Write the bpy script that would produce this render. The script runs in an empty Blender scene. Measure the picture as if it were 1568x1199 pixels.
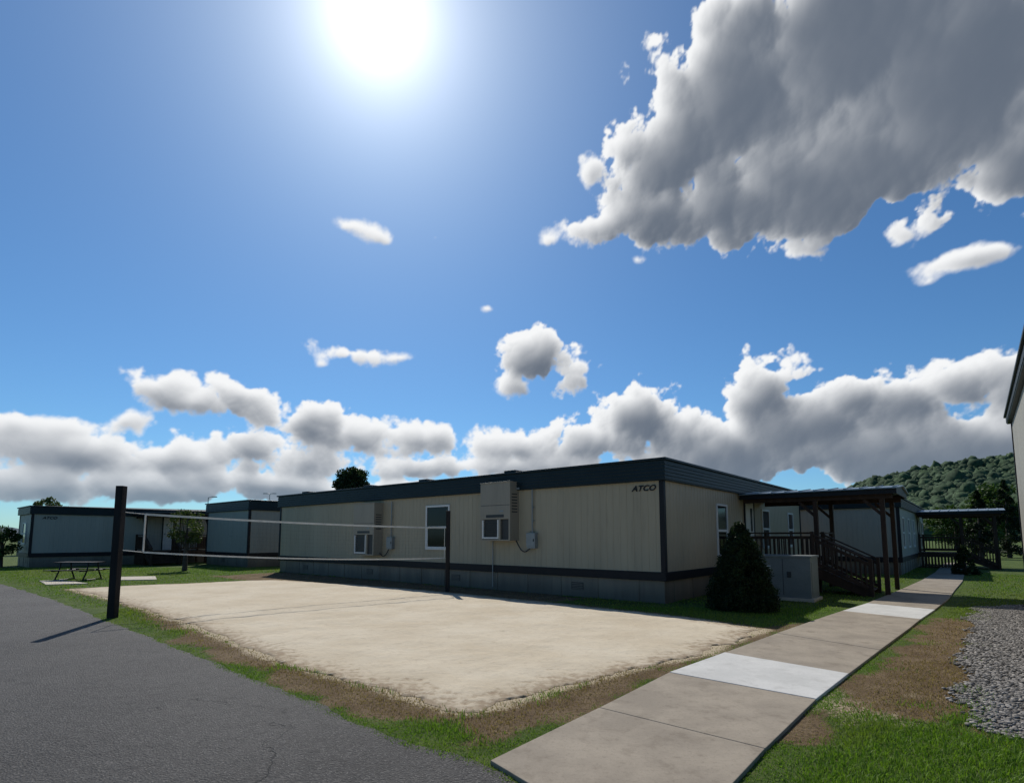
import bpy, math, random
import numpy as np
from mathutils import Vector, Matrix, noise as mnoise
random.seed(7); rng=np.random.default_rng(7)
S=bpy.context.scene
# ------------------------------------------------ camera
FPX=835.0; PV=739.0; TH=math.radians(5.7); EYE=1.65
cd=bpy.data.cameras.new("camera"); cam=bpy.data.objects.new("camera",cd); S.collection.objects.link(cam)
cam.location=(0,0,EYE); cam.rotation_euler=(math.radians(90)+TH,0,0)
cd.sensor_width=36; cd.lens=FPX/1568*36; cd.shift_y=(PV-599.5)/1568; cd.clip_end=8000; cd.clip_start=0.05
S.camera=cam
ct,st=math.cos(TH),math.sin(TH)
def ray(u,v):
    xc=(u-784)/FPX; yc=-(v-PV)/FPX
    return Vector((xc, ct-yc*st, st+yc*ct))
def G(u,v,z=0.0):
    d=ray(u,v); t=(z-EYE)/d.z
    return (d.x*t, d.y*t)
def AE(u,v):
    d=ray(u,v).normalized(); return math.atan2(d.x,d.y), math.asin(d.z)
sund=ray(578,22).normalized()
SUN_EL=math.asin(sund.z); SUN_AZ=math.atan2(sund.x,sund.y)
# ------------------------------------------------ node helpers
class NT:
    def __init__(s,nt): s.nt=nt; s.n=nt.nodes; s.l=nt.links
    def new(s,t,**k):
        n=s.n.new(t)
        for a,b in k.items(): setattr(n,a,b)
        return n
    def put(s,sock,v):
        if isinstance(v,bpy.types.NodeSocket): s.l.new(v,sock)
        elif v is not None:
            if hasattr(sock.default_value,'__len__') and isinstance(v,(int,float)): v=(v,)*len(sock.default_value)
            if hasattr(sock.default_value,'__len__') and len(sock.default_value)==4 and len(v)==3: v=(*v,1)
            sock.default_value=v
    def m(s,op,a,b=None,c=None,clamp=False):
        n=s.new('ShaderNodeMath',operation=op,use_clamp=clamp)
        for i,x in enumerate((a,b,c)):
            if x is not None: s.put(n.inputs[i],x)
        return n.outputs[0]
    def v(s,op,a,b=None,sc=None):
        n=s.new('ShaderNodeVectorMath',operation=op)
        s.put(n.inputs[0],a)
        if b is not None: s.put(n.inputs[1],b)
        if sc is not None: s.put(n.inputs['Scale'],sc)
        return n.outputs['Value'] if op in('LENGTH','DOT_PRODUCT','DISTANCE') else n.outputs[0]
    def mix(s,f,a,b,bt='MIX'):
        n=s.new('ShaderNodeMix',data_type='RGBA',blend_type=bt)
        s.put(n.inputs[0],f); s.put(n.inputs[6],a); s.put(n.inputs[7],b); return n.outputs[2]
    def ss(s,x,a,b,o0=0.0,o1=1.0,typ='SMOOTHSTEP'):
        n=s.new('ShaderNodeMapRange',interpolation_type=typ)
        for i,q in enumerate((x,a,b,o0,o1)): s.put(n.inputs[i],q)
        return n.outputs[0]
    def noise(s,vec,scale,detail=4,rough=.55,dist=0,dim='3D'):
        n=s.new('ShaderNodeTexNoise',noise_dimensions=dim)
        if vec is not None: s.put(n.inputs['Vector'],vec)
        n.inputs['Scale'].default_value=scale; n.inputs['Detail'].default_value=detail
        n.inputs['Roughness'].default_value=rough; n.inputs['Distortion'].default_value=dist
        return n.outputs[0]
    def vor(s,vec,scale,feature='F1',detail=0,rough=.5,out=0,rnd=1,dim='3D'):
        n=s.new('ShaderNodeTexVoronoi',feature=feature,voronoi_dimensions=dim)
        s.put(n.inputs['Vector'],vec); n.inputs['Scale'].default_value=scale
        if 'Detail' in n.inputs: n.inputs['Detail'].default_value=detail
        if 'Roughness' in n.inputs: n.inputs['Roughness'].default_value=rough
        n.inputs['Randomness'].default_value=rnd
        return n.outputs[out]
def newmat(name):
    m=bpy.data.materials.new(name); m.use_nodes=True; t=NT(m.node_tree)
    b=m.node_tree.nodes['Principled BSDF']; return m,t,b
def geopos(t): return t.new('ShaderNodeNewGeometry').outputs['Position']
def bump(t,b,h,strength=.3,dist=.01):
    n=t.new('ShaderNodeBump'); n.inputs['Strength'].default_value=strength; n.inputs['Distance'].default_value=dist
    t.put(n.inputs['Height'],h); t.l.new(n.outputs[0],b.inputs['Normal'])
def simple(name,col,rough=.6,var=.15,scale=3,bscale=40,bs=.15,metal=0,streak=False,spec=.5,dirt=0,ground=0):
    m,t,b=newmat(name); co=geopos(t)
    if streak:
        mp=t.new('ShaderNodeMapping'); t.l.new(co,mp.inputs[0]); mp.inputs['Scale'].default_value=(1,1,.12); cv=mp.outputs[0]
    else: cv=co
    n=t.noise(cv,scale,6,.6)
    f=t.ss(n,.3,.7,1-var,1+var,'LINEAR')
    if dirt:
        n2=t.noise(cv,scale*7,4,.6); f=t.m('MULTIPLY',f,t.ss(n2,.5,.75,1,1-dirt))
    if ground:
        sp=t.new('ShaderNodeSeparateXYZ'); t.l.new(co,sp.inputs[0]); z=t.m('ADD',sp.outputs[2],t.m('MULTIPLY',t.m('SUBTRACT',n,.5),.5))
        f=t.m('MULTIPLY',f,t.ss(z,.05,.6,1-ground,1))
    c=t.v('SCALE',tuple(col),sc=f)
    t.l.new(c,b.inputs['Base Color'])
    b.inputs['Roughness'].default_value=rough; b.inputs['Metallic'].default_value=metal
    b.inputs['Specular IOR Level'].default_value=spec
    bump(t,b,t.noise(co,bscale,4),bs,.004)
    return m
def attrmat(name,rough=.7,transl=.35,scalev=0,attr='col'):
    m,t,b=newmat(name); a=t.new('ShaderNodeAttribute',attribute_name=attr)
    b.inputs['Roughness'].default_value=rough; b.inputs['Specular IOR Level'].default_value=.2
    col=a.outputs['Color']
    if scalev:
        n=t.noise(geopos(t),scalev,4); col=t.v('SCALE',col,sc=t.ss(n,.3,.7,.5,1.4,'LINEAR'))
    t.l.new(col,b.inputs['Base Color'])
    if transl>0:
        tr=t.new('ShaderNodeBsdfTranslucent'); t.l.new(t.v('MULTIPLY',col,(1.3,1.45,.6)),tr.inputs[0])
        mx=t.new('ShaderNodeMixShader'); mx.inputs[0].default_value=transl
        t.l.new(b.outputs[0],mx.inputs[1]); t.l.new(tr.outputs[0],mx.inputs[2])
        t.l.new(mx.outputs[0],m.node_tree.nodes['Material Output'].inputs[0])
    return m
M={}
M['siding']=simple('beige_siding',(.37,.315,.22),.5,.09,1.2,30,.05,streak=True,dirt=.11,spec=.3)
M['siding_w']=simple('pale_siding',(.32,.305,.26),.5,.07,1.2,30,.05,streak=True,dirt=.08,spec=.3)
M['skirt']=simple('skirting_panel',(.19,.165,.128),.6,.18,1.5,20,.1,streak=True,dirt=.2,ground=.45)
M['teal']=simple('dark_teal_fascia',(.010,.020,.025),.42,.15,2,30,.05,spec=.22)
M['black']=simple('black_trim',(.008,.009,.012),.5,.15,3,40,.05,spec=.25)
M['roof']=simple('roof_membrane',(.10,.11,.12),.8,.2,1,20,.1,spec=.2)
M['metalroof']=simple('metal_roof',(.20,.25,.29),.4,.15,1,20,.05,metal=.5)
M['white']=simple('white_frame',(.62,.61,.58),.45,.05,3,40,.03)
M['ac']=simple('ac_housing',(.28,.24,.18),.45,.08,2,30,.05,streak=True,dirt=.1)
M['grey']=simple('grey_metal',(.24,.26,.26),.45,.1,3,40,.05,metal=.2)
M['cab']=simple('cabinet_paint',(.15,.165,.16),.5,.12,3,40,.05,dirt=.15)
M['brown']=simple('brown_stained_wood',(.042,.024,.015),.65,.4,6,60,.4,streak=True,spec=.25)
M['darkwood']=simple('dark_treated_post',(.018,.015,.014),.75,.6,8,70,.6,streak=True,spec=.25)
M['louver']=simple('louver_dark',(.03,.03,.03),.5,.1,3,40,.05)
M['tape']=simple('net_tape',(.62,.59,.52),.6,.15,6,80,.05)
M['cord']=simple('net_cord',(.05,.05,.05),.8,.05,6,80,.05)
M['bark']=simple('bark',(.05,.038,.03),.9,.3,8,40,.6)
M['tabletop']=simple('table_planks',(.025,.022,.02),.6,.2,5,40,.2,spec=.2)
M['pad']=simple('concrete_pad',(.42,.37,.30),.85,.15,2,60,.2)
m,t,b=newmat('window_glass'); b.inputs['Base Color'].default_value=(.006,.007,.010,1); b.inputs['Roughness'].default_value=.08; b.inputs['Specular IOR Level'].default_value=.3
M['glass']=m
M['leaf']=attrmat('foliage',.6,.25)
M['grassblade']=attrmat('grass_blades',.6,.38)
M['stone']=attrmat('stones',.85,0,30)
M['canopy']=attrmat('canopy',.9,.12,.45)
# ------------------------------------------------ mesh builder
class MB:
    def __init__(s): s.v=[]; s.f=[]; s.mi=[]; s.mats=[]
    def idx(s,k):
        if k not in s.mats: s.mats.append(k)
        return s.mats.index(k)
    def box(s,x0,x1,y0,y1,z0,z1,k):
        if x0>x1:x0,x1=x1,x0
        if y0>y1:y0,y1=y1,y0
        i=len(s.v); s.v+=[(x0,y0,z0),(x1,y0,z0),(x1,y1,z0),(x0,y1,z0),(x0,y0,z1),(x1,y0,z1),(x1,y1,z1),(x0,y1,z1)]
        for q in ((0,3,2,1),(4,5,6,7),(0,1,5,4),(1,2,6,5),(2,3,7,6),(3,0,4,7)):
            s.f.append(tuple(i+j for j in q)); s.mi.append(s.idx(k))
    def poly(s,pts,k):
        i=len(s.v); s.v+=[tuple(p) for p in pts]; s.f.append(tuple(range(i,i+len(pts)))); s.mi.append(s.idx(k))
    def prism(s,pts,dv,k):
        n=len(pts); i=len(s.v); s.v+=[tuple(p) for p in pts]+[tuple(Vector(p)+Vector(dv)) for p in pts]
        s.f.append(tuple(range(i+n-1,i-1,-1))); s.mi.append(s.idx(k))
        s.f.append(tuple(range(i+n,i+2*n))); s.mi.append(s.idx(k))
        for j in range(n):
            s.f.append((i+j,i+(j+1)%n,i+n+(j+1)%n,i+n+j)); s.mi.append(s.idx(k))
    def cyl(s,p0,p1,r0,r1,k,n=10):
        p0=Vector(p0);p1=Vector(p1); d=(p1-p0).normalized()
        a=d.orthogonal().normalized(); b=d.cross(a); i=len(s.v)
        for p,r in((p0,r0),(p1,r1)):
            for j in range(n):
                t=2*math.pi*j/n; s.v.append(tuple(p+a*math.cos(t)*r+b*math.sin(t)*r))
        for j in range(n):
            s.f.append((i+j,i+(j+1)%n,i+n+(j+1)%n,i+n+j)); s.mi.append(s.idx(k))
        s.f.append(tuple(range(i+n-1,i-1,-1))); s.mi.append(s.idx(k))
        s.f.append(tuple(range(i+n,i+2*n))); s.mi.append(s.idx(k))
    def tube(s,pts,r,k,n=8):
        for a,b in zip(pts[:-1],pts[1:]): s.cyl(a,b,r,r,k,n)
    def beam(s,p0,p1,w,h,k):
        p0=Vector(p0);p1=Vector(p1);d=(p1-p0).normalized()
        side=Vector((-d.y,d.x,0)); side=side.normalized() if side.length>1e-5 else Vector((1,0,0))
        up=d.cross(side).normalized()
        q=[p0+side*sx*w/2+up*sy*h/2 for sx,sy in((-1,-1),(1,-1),(1,1),(-1,1))]
        s.prism(q,p1-p0,k)
    def build(s,name,parent=None,bevel=0,mw=None):
        me=bpy.data.meshes.new(name); me.from_pydata(s.v,[],s.f)
        for k in s.mats: me.materials.append(M[k])
        me.polygons.foreach_set('material_index',s.mi)
        import bmesh
        bm=bmesh.new(); bm.from_mesh(me); bmesh.ops.recalc_face_normals(bm,faces=bm.faces); bm.to_mesh(me); bm.free()
        o=bpy.data.objects.new(name,me); S.collection.objects.link(o)
        if parent is not None: o.parent=parent
        if bevel:
            md=o.modifiers.new('bevel','BEVEL'); md.width=bevel; md.segments=2; md.limit_method='ANGLE'
        return o
def empty(name,loc,rot=0):
    e=bpy.data.objects.new(name,None); S.collection.objects.link(e); e.location=(loc[0],loc[1],loc[2] if len(loc)>2 else 0); e.rotation_euler=(0,0,rot); e.empty_display_size=.3
    return e
# ------------------------------------------------ building frame
C=G(1020,925)
ddir=Vector((0.763,-0.6466)).normalized(); ROT=math.atan2(ddir.y,ddir.x)
ax=ddir; ay=Vector((-ddir.y,ddir.x))
def L2W(o,x,y): return (o[0]+ax.x*x+ay.x*y, o[1]+ax.y*x+ay.y*y)
def faceb(mb,face,s0,s1,z0,z1,n0,n1,k,ext):
    x0,x1,y0,y1=ext
    if face=='F': mb.box(s0,s1,y0-n1,y0-n0,z0,z1,k)
    if face=='B': mb.box(s0,s1,y1+n0,y1+n1,z0,z1,k)
    if face=='R': mb.box(x1+n0,x1+n1,s0,s1,z0,z1,k)
    if face=='L': mb.box(x0-n1,x0-n0,s0,s1,z0,z1,k)
def ribs(mb,p0,p1,nrm,z0,z1,k,sp=.203,g=.024,dep=.006):
    p0=Vector(p0);p1=Vector(p1);d=p1-p0;L=d.length;d/=L;nrm=Vector(nrm); prof=[(0,0)]
    s=sp
    while s<L-g*2:
        prof+=[(s-g*.5,0),(s-g*.25,-dep),(s+g*.25,-dep),(s+g*.5,0)]; s+=sp
    prof.append((L,0))
    i=len(mb.v)
    for (a,n) in prof:
        q=p0+d*a+nrm*n; mb.v+=[(q.x,q.y,z0),(q.x,q.y,z1)]
    for j in range(len(prof)-1):
        mb.f.append((i+2*j,i+2*j+2,i+2*j+3,i+2*j+1)); mb.mi.append(mb.idx(k))
def window(mb,face,s0,s1,z0,z1,ext,sash=True):
    w=.065
    faceb(mb,face,s0,s1,z0,z1,.0,.012,'glass',ext)
    faceb(mb,face,s0-w,s0,z0-w,z1+w,0,.04,'white',ext); faceb(mb,face,s1,s1+w,z0-w,z1+w,0,.04,'white',ext)
    faceb(mb,face,s0,s1,z1,z1+w,0,.04,'white',ext); faceb(mb,face,s0,s1,z0-w,z0,0,.045,'white',ext)
    if sash:
        zm=(z0+z1)/2; faceb(mb,face,s0,s1,zm-.035,zm+.035,.012,.032,'white',ext)
        faceb(mb,face,s0+.0,s0+.04,z0,zm-.035,.012,.028,'white',ext);faceb(mb,face,s1-.04,s1-.0,z0,zm-.035,.012,.028,'white',ext)
        faceb(mb,face,s0+.04,s1-.04,z0,z0+.04,.012,.028,'white',ext)
def door(mb,face,s0,s1,z0,ext):
    w=.06;z1=z0+2.05
    faceb(mb,face,s0,s1,z0,z1,.002,.03,'white',ext)
    faceb(mb,face,s0-w,s0,z0,z1+w,0,.05,'black',ext);faceb(mb,face,s1,s1+w,z0,z1+w,0,.05,'black',ext);faceb(mb,face,s0,s1,z1,z1+w,0,.05,'black',ext)
    faceb(mb,face,s0+.55,s0+.75,z0+1.0,z0+1.8,.03,.036,'glass',ext)
    faceb(mb,face,s0+.06,s0+.12,z0+.95,z0+1.05,.03,.09,'grey',ext)
def building(name,o,ext,H=3.65,zs=.56,zb=.78,zw=3.08,rot=ROT,side='siding',wins=(),doors=(),bumps=(),skirt='skirt',corner=.10):
    e=empty(name,o,rot); x0,x1,y0,y1=ext
    w=MB()
    ribs(w,(x0,y0),(x1,y0),(0,-1),zb,zw,side); ribs(w,(x1,y0),(x1,y1),(1,0),zb,zw,side)
    ribs(w,(x1,y1),(x0,y1),(0,1),zb,zw,side); ribs(w,(x0,y1),(x0,y0),(-1,0),zb,zw,side)
    w.build('walls',e)
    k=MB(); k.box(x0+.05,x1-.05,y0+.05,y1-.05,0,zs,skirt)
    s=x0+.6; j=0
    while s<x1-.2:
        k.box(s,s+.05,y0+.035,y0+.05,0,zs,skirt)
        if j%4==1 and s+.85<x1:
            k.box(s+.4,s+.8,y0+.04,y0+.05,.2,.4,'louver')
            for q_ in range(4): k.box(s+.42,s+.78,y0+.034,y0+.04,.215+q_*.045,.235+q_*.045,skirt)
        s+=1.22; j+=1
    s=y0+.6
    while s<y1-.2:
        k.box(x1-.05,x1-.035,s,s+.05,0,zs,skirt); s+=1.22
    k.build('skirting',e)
    t=MB(); t.box(x0-.03,x1+.03,y0-.03,y1+.03,zs,zb,'black')
    for (cx,cy,sx,sy) in((x0,y0,1,1),(x1,y0,-1,1),(x1,y1,-1,-1),(x0,y1,1,-1)):
        t.box(cx-sx*.025,cx+sx*corner,cy-sy*.025,cy+sy*corner,zb,zw,'black')
    t.build('trim',e,.006)
    r=MB(); r.box(x0-.10,x1+.10,y0-.10,y1+.10,zw,H-.06,'teal')
    nz=5
    for i in range(nz):
        z=zw+.03+i*(H-.12-zw)/nz
        r.box(x0-.115,x1+.115,y0-.115,y1+.115,z,z+.045,'teal')
    r.box(x0-.16,x1+.16,y0-.16,y1+.16,H-.06,H,'teal')
    xm=(y0+y1)/2; hp=.12
    a=[(x0-.1,y0-.1,H+.002),(x1+.1,y0-.1,H+.002),(x1+.1,y1+.1,H+.002),(x0-.1,y1+.1,H+.002)]
    q0=(x0+.4,xm,H+hp); q1=(x1-.4,xm,H+hp)
    r.poly([a[0],a[1],q1,q0],'roof'); r.poly([a[1],a[2],q1],'roof'); r.poly([a[2],a[3],q0,q1],'roof'); r.poly([a[3],a[0],q0],'roof')
    for bx in bumps: r.box(bx-.22,bx+.22,y0-.13,y0+.3,H,H+.07,'teal')
    r.build('roof',e,.008)
    if wins or doors:
        q=MB()
        for f,s0,s1,z0,z1 in wins: window(q,f,s0,s1,z0,z1,ext)
        for f,s0,z0 in doors: door(q,f,s0,s0+.92,z0,ext)
        q.build('windows_and_doors',e,.004)
    return e
def lettering(parent,x,y,z,size,txt='ATCO'):
    c=bpy.data.curves.new('lettering','FONT'); c.body=txt; c.size=size; c.shear=.3; c.extrude=.003; c.offset=size*.03; c.space_character=1.05
    c.materials.append(M['black'])
    o=bpy.data.objects.new('lettering',c); S.collection.objects.link(o); o.parent=parent
    o.location=(x,y,z); o.rotation_euler=(math.radians(90),0,0); o.scale=(1.15,1,1); return o
EXT1=(-19.7,0,0,14)
B1=building('modular_office_building',C,EXT1,wins=[('F',-8.95,-7.85,1.28,2.70),('R',3.7,4.5,1.1,2.6),('R',8.3,9.1,1.3,2.6),('R',11.9,12.6,1.3,2.6)],
   doors=[('R',6.3,.85)],bumps=(-17.3,-12.5,-9.1,-5.0))
lettering(B1,-.86,-.02,2.84,.20)
def wall_ac(parent,x0,x1,z0,z1,zsplit,y0=0,dep=.42):
    a=MB()
    a.box(x0,x1,y0-dep,y0,zsplit,z1,'ac'); a.box(x0-.01,x1+.01,y0-dep-.02,y0,z1,z1+.03,'ac')
    a.box(x0+.03,x1-.03,y0-dep+.06,y0,z0,zsplit,'louver')
    w=x1-x0
    a.box(x0,x0+.06,y0-dep,y0,z0,zsplit,'ac'); a.box(x1-.06,x1,y0-dep,y0,z0,zsplit,'ac'); a.box(x0,x1,y0-dep-.003,y0,z0-.04,z0,'ac')
    a.box(x0+w*.62,x0+w*.68,y0-dep,y0-dep+.06,z0,zsplit,'ac')
    a.box(x0+.06,x0+.12,y0-dep+.01,y0-dep+.06,z0+.02,zsplit-.02,'white'); a.box(x0+w*.57,x0+w*.62,y0-dep+.01,y0-dep+.06,z0+.02,zsplit-.02,'white')
    a.box(x0+.12,x0+w*.57,y0-dep+.01,y0-dep+.06,z0+.02,z0+.07,'white')
    n=9
    for i in range(n):
        z=z0+.09+i*(zsplit-z0-.12)/n; a.box(x0+.12,x0+w*.57,y0-dep+.03,y0-dep+.06,z,z+.02,'louver')
    a.box(x0+.02,x1-.02,y0-dep-.004,y0-dep,zsplit+.42,zsplit+.435,'louver')
    a.box(x0+w*.2,x0+w*.8,y0-dep-.006,y0-dep,zsplit+.05,zsplit+.14,'louver')
    for i in range(7): a.box(x1,x1+.006,y0-dep+.08,y0-.08,zsplit+.2+i*.09,zsplit+.235+i*.09,'louver')
    a.box(x0+w*.66,x0+w*.78,y0-dep-.006,y0-dep,zsplit+.22,zsplit+.27,'grey')
    return a.build('wall_air_conditioner',parent,.008)
wall_ac(B1,-5.95,-4.72,1.58,3.32,2.2)
wall_ac(B1,-12.9,-11.55,1.0,2.95,1.75)
p=MB()
def elec(x,z,ztop,acx,acz):
    p.box(x-.15,x+.15,-.14,0,z,z+.46,'grey'); p.box(x-.165,x+.165,-.155,-.14,z+.06,z+.44,'grey'); p.box(x+.10,x+.13,-.17,-.155,z+.2,z+.28,'louver')
    p.tube([(x,-.06,z+.46),(x,-.06,ztop)],.022,'grey')
    pts=[(acx,-.12,acz)]
    for i in range(1,9):
        t_=i/8; pts.append((acx+(x-.04-acx)*t_,-.12,acz+(z-acz)*t_-.22*math.sin(math.pi*t_)))
    p.tube(pts,.02,'louver')
    for zz in (z+.8,z+1.2): p.box(x-.04,x+.04,-.05,0,zz,zz+.03,'grey')
elec(-4.15,1.32,3.25,-4.75,1.58); elec(-10.95,1.2,3.0,-11.6,1.1)
p.tube([(-5.75,-.05,1.56),(-5.75,-.05,.1)],.018,'grey')
p.box(-4.75,-4.6,-.14,-.0,3.1,3.16,'grey')
p.build('electrical_fittings',B1,.004)

K=G(1383,881)
B2=building('modular_office_building',K,(-16,0,0,14),H=3.4,zw=2.95,side='siding_w',wins=[('R',.9,1.7,1.2,2.5),('R',3.5,4.3,1.2,2.5),('R',6.2,7.0,1.2,2.5),('R',12,12.8,1.2,2.5),('F',-6,-5,1.3,2.5)],doors=[('R',9.4,.85)])
wallu=MB(); wallu.box(-7.6,-6.9,-.3,0,1.2,2.3,'grey'); wallu.build('vent_housing',B2,.01)
D3=G(378,868.5)
B3=building('modular_office_building',D3,(-5.7,0,0,18),H=3.72,zw=3.15,side='siding_w',wins=[('R',3.2,4.0,1.2,2.5),('R',8,8.8,1.2,2.5)])
D4=G(42,869)
B4=building('modular_office_building',D4,(-3.5,0,0,18),H=3.38,zw=2.92,side='siding_w',wins=[('F',-2.2,-1.3,1.3,2.4),('R',12,12.8,1.2,2.5)],doors=[('R',6.4,.85)])
l4=lettering(B4,.02,.45,2.66,.19); l4.rotation_euler=(math.radians(90),0,math.radians(90))
Fp=G(1574,915)
B5=building('modular_office_building',Fp,(0,7,-13,0),H=5.1,zs=.5,zb=.62,zw=4.85,rot=ROT,side='siding_w',wins=[('L',-5,-4,1.4,2.8)],corner=.06)
# ------------------------------------------------ porches
def porch(name,o,deckx,decky,roofx,ry0,ry1,zroof,zd=.82,nst=5,rot=ROT,metal=True):
    e=empty(name,o,rot)
    d=MB()
    n=int(deckx/.145)
    for i in range(n): d.box(i*.145+.003,i*.145+.142,0,decky,zd-.035,zd,'brown')
    d.box(0,deckx,.02,.06,zd-.24,zd-.037,'brown'); d.box(0,deckx,decky-.06,decky-.02,zd-.24,zd-.037,'brown'); d.box(deckx-.04,deckx,.06,decky-.06,zd-.24,zd-.037,'brown')
    for px in(.1,deckx-.15):
        for py in(.08,decky-.18): d.box(px,px+.1,py,py+.1,0,zd-.037,'brown')
    i=.1
    while i<deckx-.2:
        d.box(i,i+.09,.0,.018,.04,zd-.24,'brown'); i+=.14
    d.build('deck',e)
    s=MB(); rise=zd/nst; run=.34; sy0=.05; sy1=min(decky-.1,1.5)
    for i in range(1,nst):
        z=zd-rise*i; x=deckx+run*(i-1); s.box(x,x+run+.02,sy0+.05,sy1-.05,z-.04,z,'brown'); s.box(x+.0,x+.02,sy0+.05,sy1-.05,z,z+rise-.042,'brown')
    xe=deckx+run*(nst-1)
    for yy in(sy0,sy1-.045):
        s.prism([(deckx,yy,zd-.02),(xe+.08,yy,rise*.75),(xe+.08,yy,0.0),(xe-.18,yy,0),(deckx,yy,zd-.36)],(0,.045,0),'brown')
    s.build('stairs',e)
    r=MB()
    def rail(p0,p1,sp=.13):
        p0=Vector(p0);p1=Vector(p1)
        r.beam(p0+Vector((0,0,.96)),p1+Vector((0,0,.96)),.12,.04,'brown')
        r.beam(p0+Vector((0,0,.82)),p1+Vector((0,0,.82)),.04,.09,'brown')
        r.beam(p0+Vector((0,0,.14)),p1+Vector((0,0,.14)),.04,.09,'brown')
        L=(p1-p0).length; k=int(L/sp)
        for i in range(1,k):
            q=p0.lerp(p1,i/k); r.box(q.x-.018,q.x+.018,q.y-.018,q.y+.018,q.z+.14,q.z+.84,'brown')
        for q in(p0,p1): r.box(q.x-.045,q.x+.045,q.y-.045,q.y+.045,q.z-.1,q.z+1.0,'brown')
    rail((.08,.06,zd),(deckx-.02,.06,zd))
    rail((deckx,.0,zd-.05),(xe+.05,.0,.05)); rail((deckx,sy1+.02,zd-.05),(xe+.05,sy1+.02,.05))
    rail((.08,decky-.06,zd),(deckx-.02,decky-.06,zd))
    if decky-sy1>.4: rail((deckx-.04,sy1+.12,zd),(deckx-.04,decky-.1,zd))
    r.build('railings',e)
    f=MB()
    for px in(roofx-.35,deckx-.02):
        for py in(max(ry0+.25,-.1),ry1-.3):
            f.box(px-.06,px+.06,py-.06,py+.06,0,zroof-.26,'brown')
            f.beam((px,py,zroof-.75),(px-.45,py,zroof-.28),.06,.08,'brown')
    f.box(0.06,roofx-.1,ry0+.18,ry0+.26,zroof-.26,zroof-.06,'brown'); f.box(0.06,roofx-.1,ry1-.34,ry1-.26,zroof-.26,zroof-.06,'brown')
    i=.3
    while i<roofx: f.box(i,i+.045,ry0+.03,ry1-.03,zroof-.058,zroof-.0,'brown'); i+=.6
    f.box(0,roofx,ry0,ry0+.03,zroof-.14,zroof+.0,'black'); f.box(roofx,roofx+.03,ry0,ry1,zroof-.14,zroof,'black'); f.box(0,roofx,ry1-.03,ry1,zroof-.14,zroof,'black')
    ym=(ry0+ry1)/2; k='metalroof' if metal else 'roof'
    a0=(-.0,ry0-.08,zroof+.003);a1=(roofx+.08,ry0-.08,zroof+.003);b0=(-.0,ym,zroof+.16);b1=(roofx+.08,ym,zroof+.16);c0=(-.0,ry1+.08,zroof+.003);c1=(roofx+.08,ry1+.08,zroof+.003)
    f.prism([a0,a1,b1,b0],(0,0,.03),k); f.prism([b0,b1,c1,c0],(0,0,.03),k); f.poly([(roofx+.02,ry0,zroof),(roofx+.02,ry1,zroof),(roofx+.02,ym,zroof+.15)],'black')
    i=.2
    while i<roofx:
        f.prism([(i,ry0-.08,zroof+.035),(i+.03,ry0-.08,zroof+.035),(i+.03,ym,zroof+.192),(i,ym,zroof+.192)],(0,0,.025),k); i+=.4
    f.build('roof_and_posts',e)
    return e
porch('covered_porch_steps',L2W(C,.05,5.25),2.2,3.0,4.25,.45,3.4,3.02)
porch('covered_porch_steps',L2W(K,.05,8.3),1.9,3.0,3.6,.0,3.4,3.0)
porch('covered_porch_steps',L2W(D4,.05,4.9),1.7,3.6,1.9,-.2,3.9,3.05,metal=False)
# ------------------------------------------------ ground equipment
gb=empty('ground_equipment_cabinet',(*L2W(C,2.0,3.25),0),ROT); a=MB()
a.box(-.72,.72,-.5,.5,0,.08,'pad'); a.box(-.66,.66,-.44,.44,.08,1.12,'cab'); a.box(-.69,.69,-.47,.47,1.12,1.17,'cab')
a.box(-.008,.008,-.444,-.44,.14,1.08,'louver'); a.box(.1,.2,-.455,-.44,.6,.75,'louver'); a.box(.661,.672,-.35,.35,.2,1.0,'cab'); a.box(-.5,-.3,-.445,-.44,.75,.9,'white')
a.build('cabinet',gb,.01)
# ------------------------------------------------ volleyball net
P1=G(172,946); P2=G(685,906)
vn=empty('volleyball_net',(P1[0],P1[1],0)); q=Vector((P2[0]-P1[0],P2[1]-P1[1],0))
a=MB(); a.box(-.075,.075,-.075,.075,0,2.72,'darkwood'); a.build('post_1',vn,.01)
a=MB(); a.box(q.x-.06,q.x+.06,q.y-.06,q.y+.06,0,2.46,'darkwood'); a.build('post_2',vn,.01)
def npnt(t,top):
    s0,s1=((2.16,1.93) if top else (1.37,1.02)); z=s0*(1-t)+s1*t-(.05 if top else .10)*4*t*(1-t)
    return Vector((q.x*t,q.y*t,z))
nn=MB()
T0=.055; T1=.985
for top in(True,False):
    ts=np.linspace(T0,T1,24)
    for t0,t1 in zip(ts[:-1],ts[1:]): nn.beam(npnt(t0,top),npnt(t1,top),.012,.045 if top else .035,'tape')
    nn.tube([npnt(0,top)+Vector((0,0,.02)),npnt(T0,top)],.008,'tape'); nn.tube([npnt(T1,top),npnt(1,top)],.008,'tape')
for tt in(T0,T1): nn.beam(npnt(tt,False),npnt(tt,True),.012,.05 if tt==T0 else .03,'tape')
for i in range(1,80):
    tt=T0+(T1-T0)*i/80; nn.beam(npnt(tt,False),npnt(tt,True),.0012,.0012,'cord')
for j in range(1,9):
    ts=np.linspace(T0,T1,12)
    for t0,t1 in zip(ts[:-1],ts[1:]): nn.beam(npnt(t0,False).lerp(npnt(t0,True),j/9),npnt(t1,False).lerp(npnt(t1,True),j/9),.0012,.0012,'cord')
nn.build('net',vn)
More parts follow.
